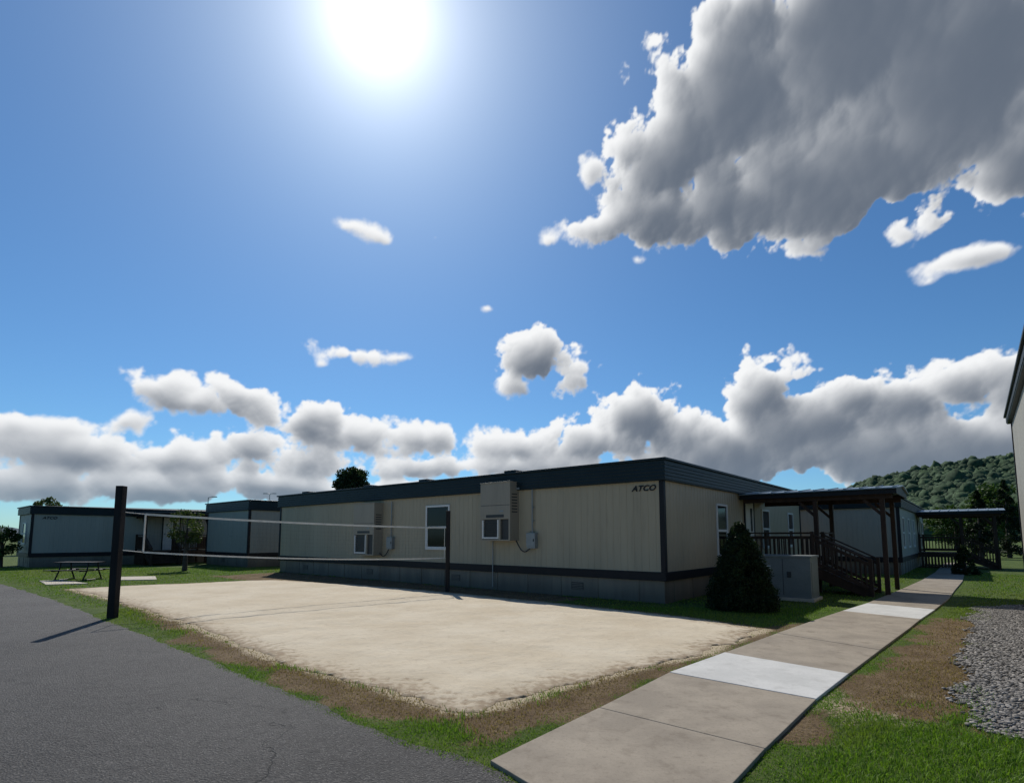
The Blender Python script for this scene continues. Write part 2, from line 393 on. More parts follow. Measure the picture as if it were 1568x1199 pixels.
# ------------------------------------------------ picnic table
pt=empty('picnic_table',(*G(120,888),0),ROT+.7); pt.scale=(.86,.86,.92); a=MB()
for i in range(5): a.box(-.9,.9,-.36+i*.147,-.36+i*.147+.135,.72,.76,'tabletop')
for s_ in(-1,1):
    for i in range(2): a.box(-.9,.9,s_*.72-.13+i*.135,s_*.72-.13+i*.135+.125,.42,.455,'tabletop')
    x=s_*.62
    a.tube([(x,-.74,.41),(x,.74,.41)],.03,'black')
    for w in(-1,1): a.tube([(x,w*.28,.715),(x,w*.34,.41),(x,w*.55,.02)],.03,'black')
    a.tube([(x,-.60,.03),(x,.60,.03)],.025,'black')
a.build('table',pt)
# ------------------------------------------------ polygons & sdf
def gp(l): return [G(*p) for p in l]
def sdf(px,py,poly):
    P=np.array(poly); n=len(P); d=np.full(px.shape,1e18); ins=np.zeros(px.shape,bool)
    for i in range(n):
        a=P[i];b=P[(i+1)%n]; e=b-a; wx=px-a[0]; wy=py-a[1]
        t_=np.clip((wx*e[0]+wy*e[1])/(e@e+1e-12),0,1); dx=wx-e[0]*t_; dy=wy-e[1]*t_
        d=np.minimum(d,dx*dx+dy*dy)
        c=((a[1]>py)!=(b[1]>py))
        with np.errstate(divide='ignore',invalid='ignore'):
            xi=a[0]+(py-a[1])/(b[1]-a[1]+1e-15)*e[0]
        ins^=(c&(px<xi))
    d=np.sqrt(d); return np.where(ins,-d,d)
def hsh(a,b,seed):
    n=(a*374761393+b*668265263+seed*1442695)&0x7fffffff; n=((n^(n>>13))*1274126177)&0x7fffffff; return ((n^(n>>16))&0xffff)/65535.
def vnoise(x,y,sc,seed=0):
    x=x*sc+seed*17.3; y=y*sc-seed*9.1; xi=np.floor(x).astype(np.int64); yi=np.floor(y).astype(np.int64); fx=x-xi; fy=y-yi
    fx=fx*fx*(3-2*fx); fy=fy*fy*(3-2*fy)
    return (hsh(xi,yi,seed)*(1-fx)+hsh(xi+1,yi,seed)*fx)*(1-fy)+(hsh(xi,yi+1,seed)*(1-fx)+hsh(xi+1,yi+1,seed)*fx)*fy
def fbm(x,y,sc,seed=0,o=4):
    r=0;a=1;s=0
    for i in range(o): r=r+a*vnoise(x,y,sc*2**i,seed+i); s+=a; a*=.55
    return r/s
sand=gp([(108,902),(190,922),(270,949),(340,975),(420,1008),(510,1035),(600,1058),(665,1078),(720,1090),(800,1072),(900,1042),(985,1022),(1080,1000),(1168,964),(1080,950),(1000,940),(850,924),(690,908),(550,896),(420,888),(385,889),(300,893),(200,897)])
a0=G(0,893);a1=G(160,950)
road=[(a0[0]+(a0[0]-a1[0])*2.5,a0[1]+(a0[1]-a1[1])*2.5),a0]+gp([(80,917),(160,949),(300,1003),(440,1060),(540,1102),(630,1140),(750,1172),(800,1200),(950,1290),(1100,1380)])+[(3.6,0.3),(4,-6),(-70,-6),(-70,40)]
walk=[((750,1171),(1010,1330)),((918,1088),(1172,1152)),((1025,1033),(1250,1075)),((1110,1002),(1300,1035)),((1190,972),(1348,998)),((1252,950),(1392,965)),((1290,937),(1410,950)),((1328,925),(1432,935)),((1362,911),(1452,919)),((1390,899),(1463,904)),((1412,889),(1474,891)),((1432,877),(1477,878)),((1447,862),(1482,862))]
walkpoly=gp([w[0] for w in walk]+[w[1] for w in walk[::-1]])
dry1=gp([(235,940),(270,950),(420,1010),(600,1060),(720,1088),(900,1040),(1080,1000),(1165,965),(1210,956),(1235,952),(1025,1030),(760,1158),(690,1132),(560,1086),(440,1049),(320,994),(262,964)])
dry2=gp([(1425,950),(1520,940),(1540,1000),(1540,1100),(1400,1102),(1290,1100),(1215,1130),(1225,1100),(1300,1037)])
dry3=[L2W(C,-19,-3.2),L2W(C,-3,-3.2),L2W(C,-2,-.0),L2W(C,-19,-.0)]
gravel=gp([(1500,930),(1640,924),(1900,1100),(1600,1140),(1484,1118),(1474,1050),(1484,985)])
def dryf(x,y):
    n=fbm(x,y,1.3,3)-.5
    d1=sdf(x,y,dry1); d2=sdf(x,y,dry2); d3=sdf(x,y,dry3); dg=sdf(x,y,gravel); ds=sdf(x,y,sand)
    d=np.minimum(np.minimum(np.minimum(d1,d2),d3),dg+.1)
    v=1/(1+np.exp((d-.06+n*1.1)/.10))
    near=np.exp(-np.maximum(ds,0)/.32)*.95
    return np.clip(np.maximum(v,near),0,1)
def sandf(x,y):
    ds=sdf(x,y,sand); n=fbm(x,y,3.0,8)-.5
    s=np.exp(-np.maximum(ds+n*.3,0)/.18)
    spot=G(1310,1080); d=np.hypot(x-spot[0],(y-spot[1])*1.0); s=np.maximum(s,.62/(1+np.exp((d-.5+n*1.8)/.12)))
    return s
# ------------------------------------------------ ground sheet
xs=np.concatenate([[-6000,-3000,-1500,-700,-350,-180,-100,-60,-42],np.arange(-32,22,.14),[26,35,50,80,140,250,500,1000,2000,3000,6000]])
ys=np.concatenate([[-600,-200,-60,-15,-4],np.arange(1.5,42,.14),[48,60,80,120,200,350,600,1000,2000,4000,6000]])
X,Y=np.meshgrid(xs,ys); x=X.ravel(); y=Y.ravel(); nx=len(xs);ny=len(ys)
me=bpy.data.meshes.new('ground')
V=np.stack([x,y,np.zeros_like(x)],1); ii=np.arange(nx-1)[None,:]+np.arange(ny-1)[:,None]*nx; ii=ii.ravel()
F=np.stack([ii,ii+1,ii+1+nx,ii+nx],1)
def mesh_np(me,V,F):
    me.vertices.add(len(V)); me.vertices.foreach_set('co',V.astype(np.float32).ravel())
    k=F.shape[1]; me.loops.add(F.size); me.loops.foreach_set('vertex_index',F.astype(np.int32).ravel())
    me.polygons.add(len(F)); me.polygons.foreach_set('loop_start',(np.arange(len(F))*k).astype(np.int32)); me.polygons.foreach_set('loop_total',np.full(len(F),k,np.int32)); me.update(calc_edges=True)
def fattr(me,name,val):
    a=me.attributes.new(name,'FLOAT','POINT'); a.data.foreach_set('value',val.astype(np.float32))
def cattr(me,name,col):
    a=me.attributes.new(name,'FLOAT_COLOR','POINT'); c=np.ones((len(col),4),np.float32); c[:,:col.shape[1]]=col; a.data.foreach_set('color',c.ravel())
mesh_np(me,V,F)
fattr(me,'dry',dryf(x,y)); fattr(me,'sandy',sandf(x,y))
go=bpy.data.objects.new('ground',me); S.collection.objects.link(go)
m,t,b=newmat('ground_grass_soil'); P=geopos(t)
dry=t.new('ShaderNodeAttribute',attribute_name='dry').outputs['Fac']; sdy=t.new('ShaderNodeAttribute',attribute_name='sandy').outputs['Fac']
n1=t.noise(P,2.2,6,.6); n2=t.noise(P,25,5,.65); n3=t.noise(P,120,3,.7)
g=t.mix(t.ss(n1,.35,.65),(.042,.080,.014),(.080,.120,.026)); g=t.mix(t.ss(n2,.4,.7,0,.5),g,(.11,.11,.038))
br=t.mix(t.ss(n1,.35,.65),(.12,.078,.042),(.19,.135,.078)); br=t.mix(t.ss(n2,.45,.65),br,(.070,.047,.028)); br=t.mix(t.ss(n3,.5,.7,0,.6),br,(.27,.21,.125))
dm=t.ss(t.m('ADD',dry,t.m('MULTIPLY',t.m('SUBTRACT',n2,.5),.9)),.35,.65)
c=t.mix(dm,g,br)
sm=t.ss(t.m('ADD',sdy,t.m('MULTIPLY',t.m('SUBTRACT',n2,.5),1.4)),.4,.8); c=t.mix(sm,c,(.46,.38,.26))
t.l.new(c,b.inputs['Base Color']); b.inputs['Roughness'].default_value=.95; b.inputs['Specular IOR Level'].default_value=.15
bump(t,b,t.m('ADD',n2,t.m('MULTIPLY',n3,.5)),.8,.03); me.materials.append(m)
# ------------------------------------------------ sheets with noisy edges
def clipsheet(name,poly,res,z,bounds,edge_amp,edge_sc,mat,zf=None,seed=1):
    gx=np.arange(bounds[0],bounds[1],res); gy=np.arange(bounds[2],bounds[3],res)
    X,Y=np.meshgrid(gx,gy); x=X.ravel();y=Y.ravel(); d=sdf(x,y,poly)+(fbm(x,y,edge_sc,seed)-.5)*edge_amp
    n=len(gx); ii=(np.arange(len(gx)-1)[None,:]+np.arange(len(gy)-1)[:,None]*n).ravel()
    F=np.stack([ii,ii+1,ii+1+n,ii+n],1); keep=(d[F]<0).any(1)
    F=F[keep]
    gxx=(np.roll(d.reshape(X.shape),-1,1)-np.roll(d.reshape(X.shape),1,1)).ravel()/(2*res); gyy=(np.roll(d.reshape(X.shape),-1,0)-np.roll(d.reshape(X.shape),1,0)).ravel()/(2*res)
    gl=np.sqrt(gxx**2+gyy**2)+1e-6; o=d>0; mv=np.where(o,np.minimum(d/gl,res*1.5),0); x2=x-gxx/gl*mv; y2=y-gyy/gl*mv
    zz=np.full(x.shape,z)
    if zf is not None: zz=zz+zf(x,y,d)
    zz=np.where(o,z*.3,zz)
    us=np.unique(F); mp=np.zeros(len(x),np.int64); mp[us]=np.arange(len(us)); F=mp[F]
    me=bpy.data.meshes.new(name); mesh_np(me,np.stack([x2,y2,zz],1)[us],F); fattr(me,'edge',-d[us])
    me.materials.append(mat); me.polygons.foreach_set('use_smooth',np.ones(len(F),bool))
    ob=bpy.data.objects.new(name,me); S.collection.objects.link(ob); return ob
m,t,b=newmat('court_sand'); P=geopos(t); ed=t.new('ShaderNodeAttribute',attribute_name='edge').outputs['Fac']
n1=t.noise(P,.7,5,.6); n2=t.noise(P,9,6,.65); n3=t.noise(P,160,3,.7)
c=t.mix(t.ss(n1,.3,.7),(.53,.45,.33),(.615,.54,.415)); c=t.mix(t.ss(n2,.5,.75,0,.5),c,(.43,.355,.255)); c=t.mix(t.ss(n3,.45,.7,0,.35),c,(.36,.295,.21))
n4=t.noise(P,1.6,5,.7,.6); c=t.mix(t.ss(n4,.64,.76,0,.55),c,(.25,.20,.14))
c=t.mix(t.ss(t.m('ADD',ed,t.m('MULTIPLY',t.m('SUBTRACT',n2,.5),1.8)),-.1,.45,.8,0),c,(.27,.20,.13))
t.l.new(c,b.inputs['Base Color']); b.inputs['Roughness'].default_value=.95; b.inputs['Specular IOR Level'].default_value=.1
bump(t,b,t.m('ADD',t.m('MULTIPLY',n2,1.0),t.m('MULTIPLY',n3,.25)),.7,.032)
sx=[p_[0] for p_ in sand]; sy=[p_[1] for p_ in sand]
clipsheet('sand_volleyball_court',sand,.07,.012,(min(sx)-1,max(sx)+1,min(sy)-1,max(sy)+1),.45,1.9,m,
   zf=lambda x,y,d: np.clip(-d*.03,0,.02)+(fbm(x,y,3.0,21)-.5)*np.clip(-d*.1,0,.038),seed=4)
m,t,b=newmat('asphalt'); P=geopos(t); n1=t.noise(P,.5,5,.6); n2=t.noise(P,38,5,.8); n5=t.noise(P,7,5,.75); vo=t.vor(P,60,out=0); vcol=t.vor(P,60,out=1)
c=t.mix(t.ss(n1,.3,.7),(.042,.039,.037),(.070,.066,.062)); c=t.mix(t.ss(n2,.48,.66,0,.85),c,(.135,.128,.12)); c=t.mix(t.m('MULTIPLY',t.ss(vo,.12,.35,.9,0),t.ss(t.v('DOT_PRODUCT',vcol,(.5,.5,.0)),.45,.8)),c,(.28,.265,.24)); c=t.mix(t.ss(n5,.48,.7,0,.55),c,(.022,.021,.020))
wn=t.new('ShaderNodeTexNoise'); wn.inputs['Scale'].default_value=2.5; wn.inputs['Detail'].default_value=5; t.l.new(P,wn.inputs[0])
dv=t.v('ADD',P,t.v('SCALE',wn.outputs[1],sc=.5))
cr=t.vor(dv,.42,feature='DISTANCE_TO_EDGE'); msk=t.ss(t.noise(P,.6,2),.5,.6)
crk=t.m('MULTIPLY',t.ss(cr,.001,.0035,1,0),msk); c=t.mix(t.m('MULTIPLY',crk,.7),c,(.012,.012,.012))
t.l.new(c,b.inputs['Base Color']); b.inputs['Roughness'].default_value=.75; b.inputs['Specular IOR Level'].default_value=.3
bump(t,b,t.m('SUBTRACT',t.m('ADD',n2,t.m('MULTIPLY',vo,-.9)),crk),1.0,.016)
clipsheet('asphalt_road',road,.10,.006,(-45,5,-6,46),.16,2.5,m,seed=9)
m,t,b=newmat('gravel_bed'); P=geopos(t); vc=t.vor(P,38,out=1); vd=t.vor(P,38,out=0)
c=t.mix(t.ss(vd,.2,.55),t.mix(t.v('DOT_PRODUCT',vc,(.4,.4,.2)),(.09,.08,.07),(.28,.25,.22)),(.04,.035,.03)); t.l.new(c,b.inputs['Base Color']); b.inputs['Roughness'].default_value=.9
bump(t,b,vd,.9,.02)
clipsheet('gravel_bed',gravel,.08,.008,(3,20,3,18),.5,2.2,m,seed=12)
def ico_arrays(sub):
    import bmesh
    bm=bmesh.new(); bmesh.ops.create_icosphere(bm,subdivisions=sub,radius=1); v=np.array([q.co[:] for q in bm.verts]); f=np.array([[w.index for w in q.verts] for q in bm.faces]); bm.free(); return v,f
def blobs(name,pts,rad,col,mat,sub=1,jit=.2):
    v,f=ico_arrays(sub); N=len(pts); r=rng.normal(1,jit,(N,len(v),1))
    ang=rng.uniform(0,6.28,N); ca,sa=np.cos(ang)[:,None],np.sin(ang)[:,None]
    vv=v[None]*r*rad[:,None,:]; xx=vv[...,0]*ca-vv[...,1]*sa; yy=vv[...,0]*sa+vv[...,1]*ca
    VV=np.stack([xx,yy,vv[...,2]],2)+pts[:,None,:]
    FF=f[None]+(np.arange(N)*len(v))[:,None,None]
    me=bpy.data.meshes.new(name); mesh_np(me,VV.reshape(-1,3),FF.reshape(-1,3)); cattr(me,'col',np.repeat(col,len(v),0)); me.materials.append(mat)
    o=bpy.data.objects.new(name,me); S.collection.objects.link(o); return o
gx=rng.uniform(4,14,160000); gy=rng.uniform(3.5,15.5,160000); k=sdf(gx,gy,gravel)+(fbm(gx,gy,2.2,12)-.5)*.5<.12*rng.random(160000)**2; gx=gx[k];gy=gy[k]
k=(gx/gy<.97); gx=gx[k][:18000];gy=gy[k][:18000]
N=len(gx); rr=rng.uniform(.008,.026,N); rad=np.stack([rr*rng.uniform(.8,1.4,N),rr,rr*.6],1); g_=rng.uniform(.08,.34,(N,1))
blobs('gravel',np.stack([gx,gy,np.full(N,.014)],1),rad,g_*np.array([[1,.92,.82]]),M['stone'],1,.12)
# ------------------------------------------------ sidewalk
def concmat(name,ca,cb,stain):
    m,t,b=newmat(name); P=geopos(t); n1=t.noise(P,1.3,6,.65); n2=t.noise(P,30,4,.7); n3=t.noise(P,220,2); n4=t.noise(P,4,5,.7)
    c=t.mix(t.ss(n1,.35,.65),ca,cb); c=t.mix(t.ss(n2,.5,.7,0,.4),c,stain); c=t.mix(t.ss(n3,.5,.75,0,.35),c,stain); c=t.mix(t.ss(n4,.5,.7,0,.55),c,stain)
    t.l.new(c,b.inputs['Base Color']); b.inputs['Roughness'].default_value=.85; b.inputs['Specular IOR Level'].default_value=.25
    bump(t,b,t.m('ADD',n2,t.m('MULTIPLY',n3,.5)),.4,.006); return m
M['conc']=concmat('sidewalk_concrete',(.24,.205,.16),(.315,.27,.21),(.155,.125,.092)); M['concw']=concmat('new_concrete',(.47,.465,.44),(.56,.55,.52),(.38,.37,.345))
sw=empty('sidewalk',(0,0,0))
for i in range(len(walk)-1):
    A,B_,C_,D_=[Vector(G(*p_)) for p_ in (walk[i][0],walk[i][1],walk[i+1][1],walk[i+1][0])]
    mb=MB()
    def ins(a,bq): d=(bq-a).normalized(); return d*.006
    A2=A+ins(A,D_);B2_=B_+ins(B_,C_);C2=C_-ins(B_,C_);D2=D_-ins(A,D_)
    kk='concw' if i in(2,6) else 'conc'
    mb.prism([(*A2,-.05),(*B2_,-.05),(*C2,-.05),(*D2,-.05)],(0,0,.05+.035+random.uniform(-.003,.003)),kk)
    mb.build('slab_%d'%(i+1),sw,.006)
for i,pl in enumerate([[(60,890),(95,889),(135,894),(70,896)],[(178,884),(238,883),(240,888),(170,889)]]):
    mb=MB(); mb.prism([(*G(*p_),-.02) for p_ in pl],(0,0,.05),'pad'); mb.build('concrete_pad' ,None,.005)
# ------------------------------------------------ grass blades
def blades(name,x,y,h,w,col,lean=.5,z0=0):
    N=len(x); a=rng.uniform(0,2*np.pi,N); la=rng.uniform(0,2*np.pi,N); ll=h*rng.uniform(.1,lean*1.6,N)
    cx,sx_=np.cos(a)*w/2,np.sin(a)*w/2; lx,ly=np.cos(la)*ll,np.sin(la)*ll
    V=np.zeros((N,5,3)); V[:,0]=np.stack([x-cx,y-sx_,np.full(N,z0)],1); V[:,1]=np.stack([x+cx,y+sx_,np.full(N,z0)],1)
    V[:,2]=np.stack([x+cx*.8+lx*.35,y+sx_*.8+ly*.35,z0+h*.6],1);V[:,3]=np.stack([x-cx*.8+lx*.35,y-sx_*.8+ly*.35,z0+h*.6],1)
    V[:,4]=np.stack([x+lx,y+ly,z0+h*(1-.3*ll/h*.5)],1)
    b_=np.arange(N)[:,None]*5; F=np.concatenate([b_+[[0,1,2]],b_+[[0,2,3]],b_+[[3,2,4]]],0)
    me=bpy.data.meshes.new(name); mesh_np(me,V.reshape(-1,3),F); cattr(me,'col',np.repeat(col,5,0)); me.materials.append(M['grassblade'])
    o=bpy.data.objects.new(name,me); S.collection.objects.link(o)
def scatter(n,bx):
    x=rng.uniform(bx[0],bx[1],n);y=rng.uniform(bx[2],bx[3],n)
    k=(np.abs(x)/np.maximum(y,.1)<1.0); x=x[k];y=y[k]
    k=(sdf(x,y,sand)>-.12+.2*rng.random(len(x)))&(sdf(x,y,road)>-.02-.09*rng.random(len(x)))&(sdf(x,y,walkpoly)>-.03)&(sdf(x,y,gravel)>-.25+.3*rng.random(len(x)))
    return x[k],y[k]
def gcol(x,y):
    d=dryf(x,y); n=fbm(x,y,2.0,31); n2=fbm(x,y,.7,77); r=rng.random(len(x)); isdry=(d+(r-.5)*.7+(n-.5)*.8)>.52
    G1=np.array([.060,.130,.014]);G2=np.array([.180,.280,.038]);D1=np.array([.13,.085,.045]);D2=np.array([.30,.22,.12]);G3=np.array([.19,.20,.05])
    u=rng.random((len(x),1)); g=G1*(1-u)+G2*u; k=np.clip((n2[:,None]-.45)*3,0,.45); g=g*(1-k)+G3*k
    return np.where(isdry[:,None],D1*(1-u)+D2*u,g),isdry
def field(name,n,bx,hs,w):
    x,y=scatter(n,bx); c,dr=gcol(x,y); h=rng.uniform(hs[0],hs[1],len(x))*(.5+1.0*fbm(x,y,1.5,5))
    edge=np.clip(np.minimum(sdf(x,y,road),sdf(x,y,walkpoly))/.5,0.35,1); h=h*edge; h=np.where(dr,h*.45,h)
    keep=~dr|(rng.random(len(x))<.5); ww=np.full(len(x),w)*rng.uniform(.7,1.3,len(x))
    blades(name,x[keep],y[keep],h[keep],ww[keep],c[keep],.8)
field('grass',220000,(-4,6.5,2.8,7.5),(.025,.065),.006)
field('grass',150000,(-9,13,7.5,13),(.022,.055),.009)
field('grass',190000,(-30,22,13,30),(.02,.05),.016)
# ------------------------------------------------ foliage
def leafquads(name,pts,size,col,parent):
    N=len(pts); u=rng.normal(size=(N,3)); u/=np.linalg.norm(u,axis=1,keepdims=True); w=rng.normal(size=(N,3)); w-=u*(w*u).sum(1,keepdims=True); w/=np.linalg.norm(w,axis=1,keepdims=True)
    s=size*rng.uniform(.6,1.3,(N,1)); V=np.stack([pts-u*s,pts+w*s*.5,pts+u*s,pts-w*s*.5],1)
    F=np.arange(N)[:,None]*4+np.arange(4)[None]
    me=bpy.data.meshes.new(name); mesh_np(me,V.reshape(-1,3),F); cattr(me,'col',np.repeat(col,4,0)); me.materials.append(M['leaf'])
    o=bpy.data.objects.new(name,me); S.collection.objects.link(o); o.parent=parent
def tree(name,base,H,R,zc0,nclump,nleaf,ls,g1=(.020,.045,.010),g2=(.06,.10,.025),shape='round'):
    e=empty(name,(*base,0)); a=MB(); top=H*.85
    a.cyl((0,0,0),(0,0,H*.4),R*.09+.04,R*.06+.02,'bark'); a.cyl((0,0,H*.4),(R*.05,0,top),R*.06+.02,.015,'bark')
    cl=[];cr=[]
    for i in range(nclump):
        if shape=='round':
            d=rng.normal(size=3); d/=np.linalg.norm(d); q=rng.uniform(.3,1)**.5*.8
            c=np.array([d[0]*R*q,d[1]*R*q,(zc0+H)/2+d[2]*(H-zc0)/2*q]); r=R*rng.uniform(.18,.34)
        elif shape=='cone':
            f=rng.random()**1.0; zz=zc0+(H-zc0)*f; rr=R*(1-f)**.75+.02; th=rng.uniform(0,6.28); q=rng.uniform(.3,.9)
            c=np.array([math.cos(th)*rr*q,math.sin(th)*rr*q,zz]); r=max(R*.26*(1-f*.75),.05*R)
        else:
            f=rng.random()**1.25; zz=zc0+(H*.96-zc0)*f; rr=R*min(1,(1-f)**.72)*(.86+.14*min(1,f*6)); th=rng.uniform(0,6.28); q=rng.uniform(.60,.90)
            c=np.array([math.cos(th)*rr*q,math.sin(th)*rr*q,zz]); r=R*.19*(1-f*.5)*rng.uniform(.6,1.35)
        cl.append(c);cr.append(r)
        if shape=='round' and i<14:
            z0=H*rng.uniform(.25,.55); a.cyl((0,0,z0),tuple(c),R*.03+.01,.008,'bark',6)
    a.build('trunk_and_limbs',e)
    cl=np.array(cl);cr=np.array(cr); idx=rng.integers(0,nclump,nleaf); d=rng.normal(size=(nleaf,3)); d/=np.linalg.norm(d,axis=1,keepdims=True)
    pts=cl[idx]+d*(cr[idx]*rng.uniform(.3,1.08,nleaf)**.6)[:,None]*np.array([1,1,.85])
    cb=rng.random(nclump)[idx]; u=np.clip(.65*cb+.35*rng.random(nleaf),0,1)[:,None]
    col=np.array(g1)*(1-u)+np.array(g2)*u; pts[:,2]=np.maximum(pts[:,2],.03)
    leafquads('crown',pts,ls,col,e); return e
def at(u,depth): return ((u-784)/FPX*1.0*depth/1.0, depth)
tree('conifer_shrub',G(1137,934),2.02,.88,.06,480,60000,.026,(.007,.015,.007),(.028,.050,.016),'yew')
tree('conifer_shrub',G(403,866),1.7,.66,.04,200,12000,.045,(.010,.02,.008),(.025,.04,.016),'yew')
tree('broadleaf_tree',at(538,48),8.6,1.75,3.0,130,20000,.13,(.010,.022,.008),(.035,.055,.018))
tree('broadleaf_tree',at(70,52),5.8,1.9,1.5,50,4600,.12,(.04,.06,.02),(.10,.13,.045))
tree('broadleaf_tree',at(288,27),3.3,.95,.9,34,3400,.055,(.03,.05,.012),(.09,.12,.035))
tree('broadleaf_tree',at(8,30),2.3,.9,.3,30,3000,.07)
tree('conifer_tree',at(1497,42),5.2,1.3,.3,110,7000,.10,(.008,.016,.008),(.02,.035,.014),'cone')
tree('conifer_tree',at(1540,44),6.2,1.5,.3,110,7000,.10,(.008,.016,.008),(.02,.035,.014),'cone')
tree('broadleaf_tree',at(1520,60),8.0,3.2,.6,60,7000,.18)
tree('broadleaf_tree',at(1462,75),6.5,3.6,.3,60,7000,.2)
tree('conifer_shrub',G(1478,880),1.3,.6,.02,120,7000,.04,(.010,.022,.008),(.03,.05,.016),'yew')
for u,dep,h in((318,46,5.0),(412,60,6.4)):
    e=empty('street_lamp',(*at(u,dep),0)); a=MB(); a.cyl((0,0,0),(0,0,h),.05,.03,'grey'); a.tube([(0,0,h-.05),(.2,0,h+.03),(.45,0,h+.04)],.025,'grey'); a.box(.3,.7,-.09,.09,h-.0,h+.07,'grey')
    if u==412: a.tube([(0,0,h-.05),(-.2,0,h+.03),(-.45,0,h+.04)],.025,'grey'); a.box(-.7,-.3,-.09,.09,h,h+.07,'grey')
    a.build('pole_and_head',e)
# ------------------------------------------------ hills
ridge=[(1150,805),(1250,780),(1330,742),(1380,730),(1440,717),(1500,708),(1560,700),(1650,694),(1900,720),(2300,760)]
RU=np.array([r[0] for r in ridge]);RV=np.array([r[1] for r in ridge])
def hillz(u,yy):
    hr=(822-np.interp(u,RU,RV))/FPX*680; k=np.clip((yy-240)/440,0,1); k=k**1.3; k=k*(1+.12*np.sin(u*.02+yy*.02)*(1-k)*k*4); k2=np.clip((yy-680)/300,0,1); return hr*k*(1-k2*.8)
us=np.arange(1100,2300,8.);yy=np.arange(235,1000,12.); U,YY=np.meshgrid(us,yy); Z=hillz(U,YY)-3.0; XX=(U-784)/FPX*YY
n=len(us); ii=(np.arange(n-1)[None,:]+np.arange(len(yy)-1)[:,None]*n).ravel(); me=bpy.data.meshes.new('hill'); mesh_np(me,np.stack([XX.ravel(),YY.ravel(),Z.ravel()],1),np.stack([ii,ii+1,ii+1+n,ii+n],1))
m_=simple('hill_undergrowth',(.026,.050,.022),.9,.4,.05,2,.3); me.materials.append(m_); o=bpy.data.objects.new('hill',me); S.collection.objects.link(o)
N=17000; u=rng.uniform(1180,1620,N); y_=rng.uniform(240,720,N); z=hillz(u,y_); r=rng.gamma(7,.42,N)*(.8+.3*y_/600)
pts=np.stack([(u-784)/FPX*y_,y_,z+r*.1+rng.uniform(-1,1.5,N)],1); uu=np.clip(rng.random((N,1))*.5+.5*fbm(u,y_,.02,4)[:,None],0,1)**1.2; col=np.array([.030,.056,.030])*(1-uu)+np.array([.068,.115,.052])*uu
hb=blobs('distant_trees',pts,np.stack([r,r*rng.uniform(.7,1.2,N),r*rng.uniform(.9,1.5,N)],1),col,M['canopy'],2,.15)
hb.data.polygons.foreach_set('use_smooth',np.ones(len(hb.data.polygons),bool))
us=np.linspace(-1500,1500,160); zz=28+18*np.array([mnoise.noise((q*.004,0,0)) for q in us])+6*np.array([mnoise.noise((q*.02,3,0)) for q in us]); mb=MB(); M['far']=simple('far_hill_hazy_blue',(.06,.09,.11),.95,.15,.01,.1,.2)  # blue distance haze is put into the far hill colour
for i in range(len(us)-1):
    mb.poly([(us[i],1500,-2),(us[i+1],1500,-2),(us[i+1],1600,zz[i+1]),(us[i],1600,zz[i])],'far')
mb.build('distant_hills')
# ------------------------------------------------ clouds: a shell of cloud surface far away, noise-shaped, sun and shade baked into its emission colour
E=[(1100,150,140,115),(1030,230,105,85),(1010,315,90,48),(915,338,52,28),(893,250,20,26),(832,364,16,10),(1090,290,110,80),(1200,280,160,95),(1330,240,200,110),(1450,120,260,170),(1300,60,260,160),(1560,235,120,65),(1368,352,28,16),(1150,30,110,80),(1115,352,60,26),(1225,368,60,24),(1020,120,60,50),
(1480,385,85,13),(1425,420,15,6),(978,403,11,6),(545,345,30,11),(578,362,18,13),(664,360,8,4),(755,471,10,6),(545,538,60,14),(490,553,14,9),(612,552,22,6),
(828,548,50,40),(885,578,36,28),(800,592,30,14),(50,652,72,22),(115,660,42,20),(190,648,34,16),(240,590,52,27),(372,605,62,30),(305,615,46,14),(488,635,70,38),(560,662,60,24),(130,695,110,30),(270,708,90,28),(400,695,60,34),(480,705,80,28),(650,668,66,18),(660,715,90,18),(60,745,140,24),(250,750,150,20),(790,685,66,24),(780,720,90,22),(420,745,160,18),(610,750,140,16),
(980,642,60,48),(915,685,76,40),(1050,665,56,40),(1168,600,68,56),(1190,572,56,28),(1120,690,130,48),(1310,605,100,58),(1440,595,100,53),(1545,600,90,60),(1300,700,220,50),(1510,690,160,60),(1250,650,150,50),(950,730,160,24),
(-150,640,120,40),(-330,600,120,60),(-300,700,200,40),(1800,560,150,80),(1950,680,200,60),(1800,150,120,90)]
DS=.0016
gaz=np.arange(-1.3,1.3,DS); gel=np.arange(.004,1.12,DS); AZ,EL=np.meshgrid(gaz,gel); NX,NY=len(gaz),len(gel)
qx=AZ*np.cos(EL*.8); qy=EL
wx=(fbm(qx,qy,7,1,4)-.5)*.05; wy=(fbm(qx,qy,7,50,4)-.5)*.04
wx2=(fbm(qx,qy,40,11,3)-.5)*.010; wy2=(fbm(qx,qy,40,60,3)-.5)*.010
num=np.zeros(AZ.shape); den=np.full(AZ.shape,1e-12); TAU=.012; base=np.zeros(AZ.shape)
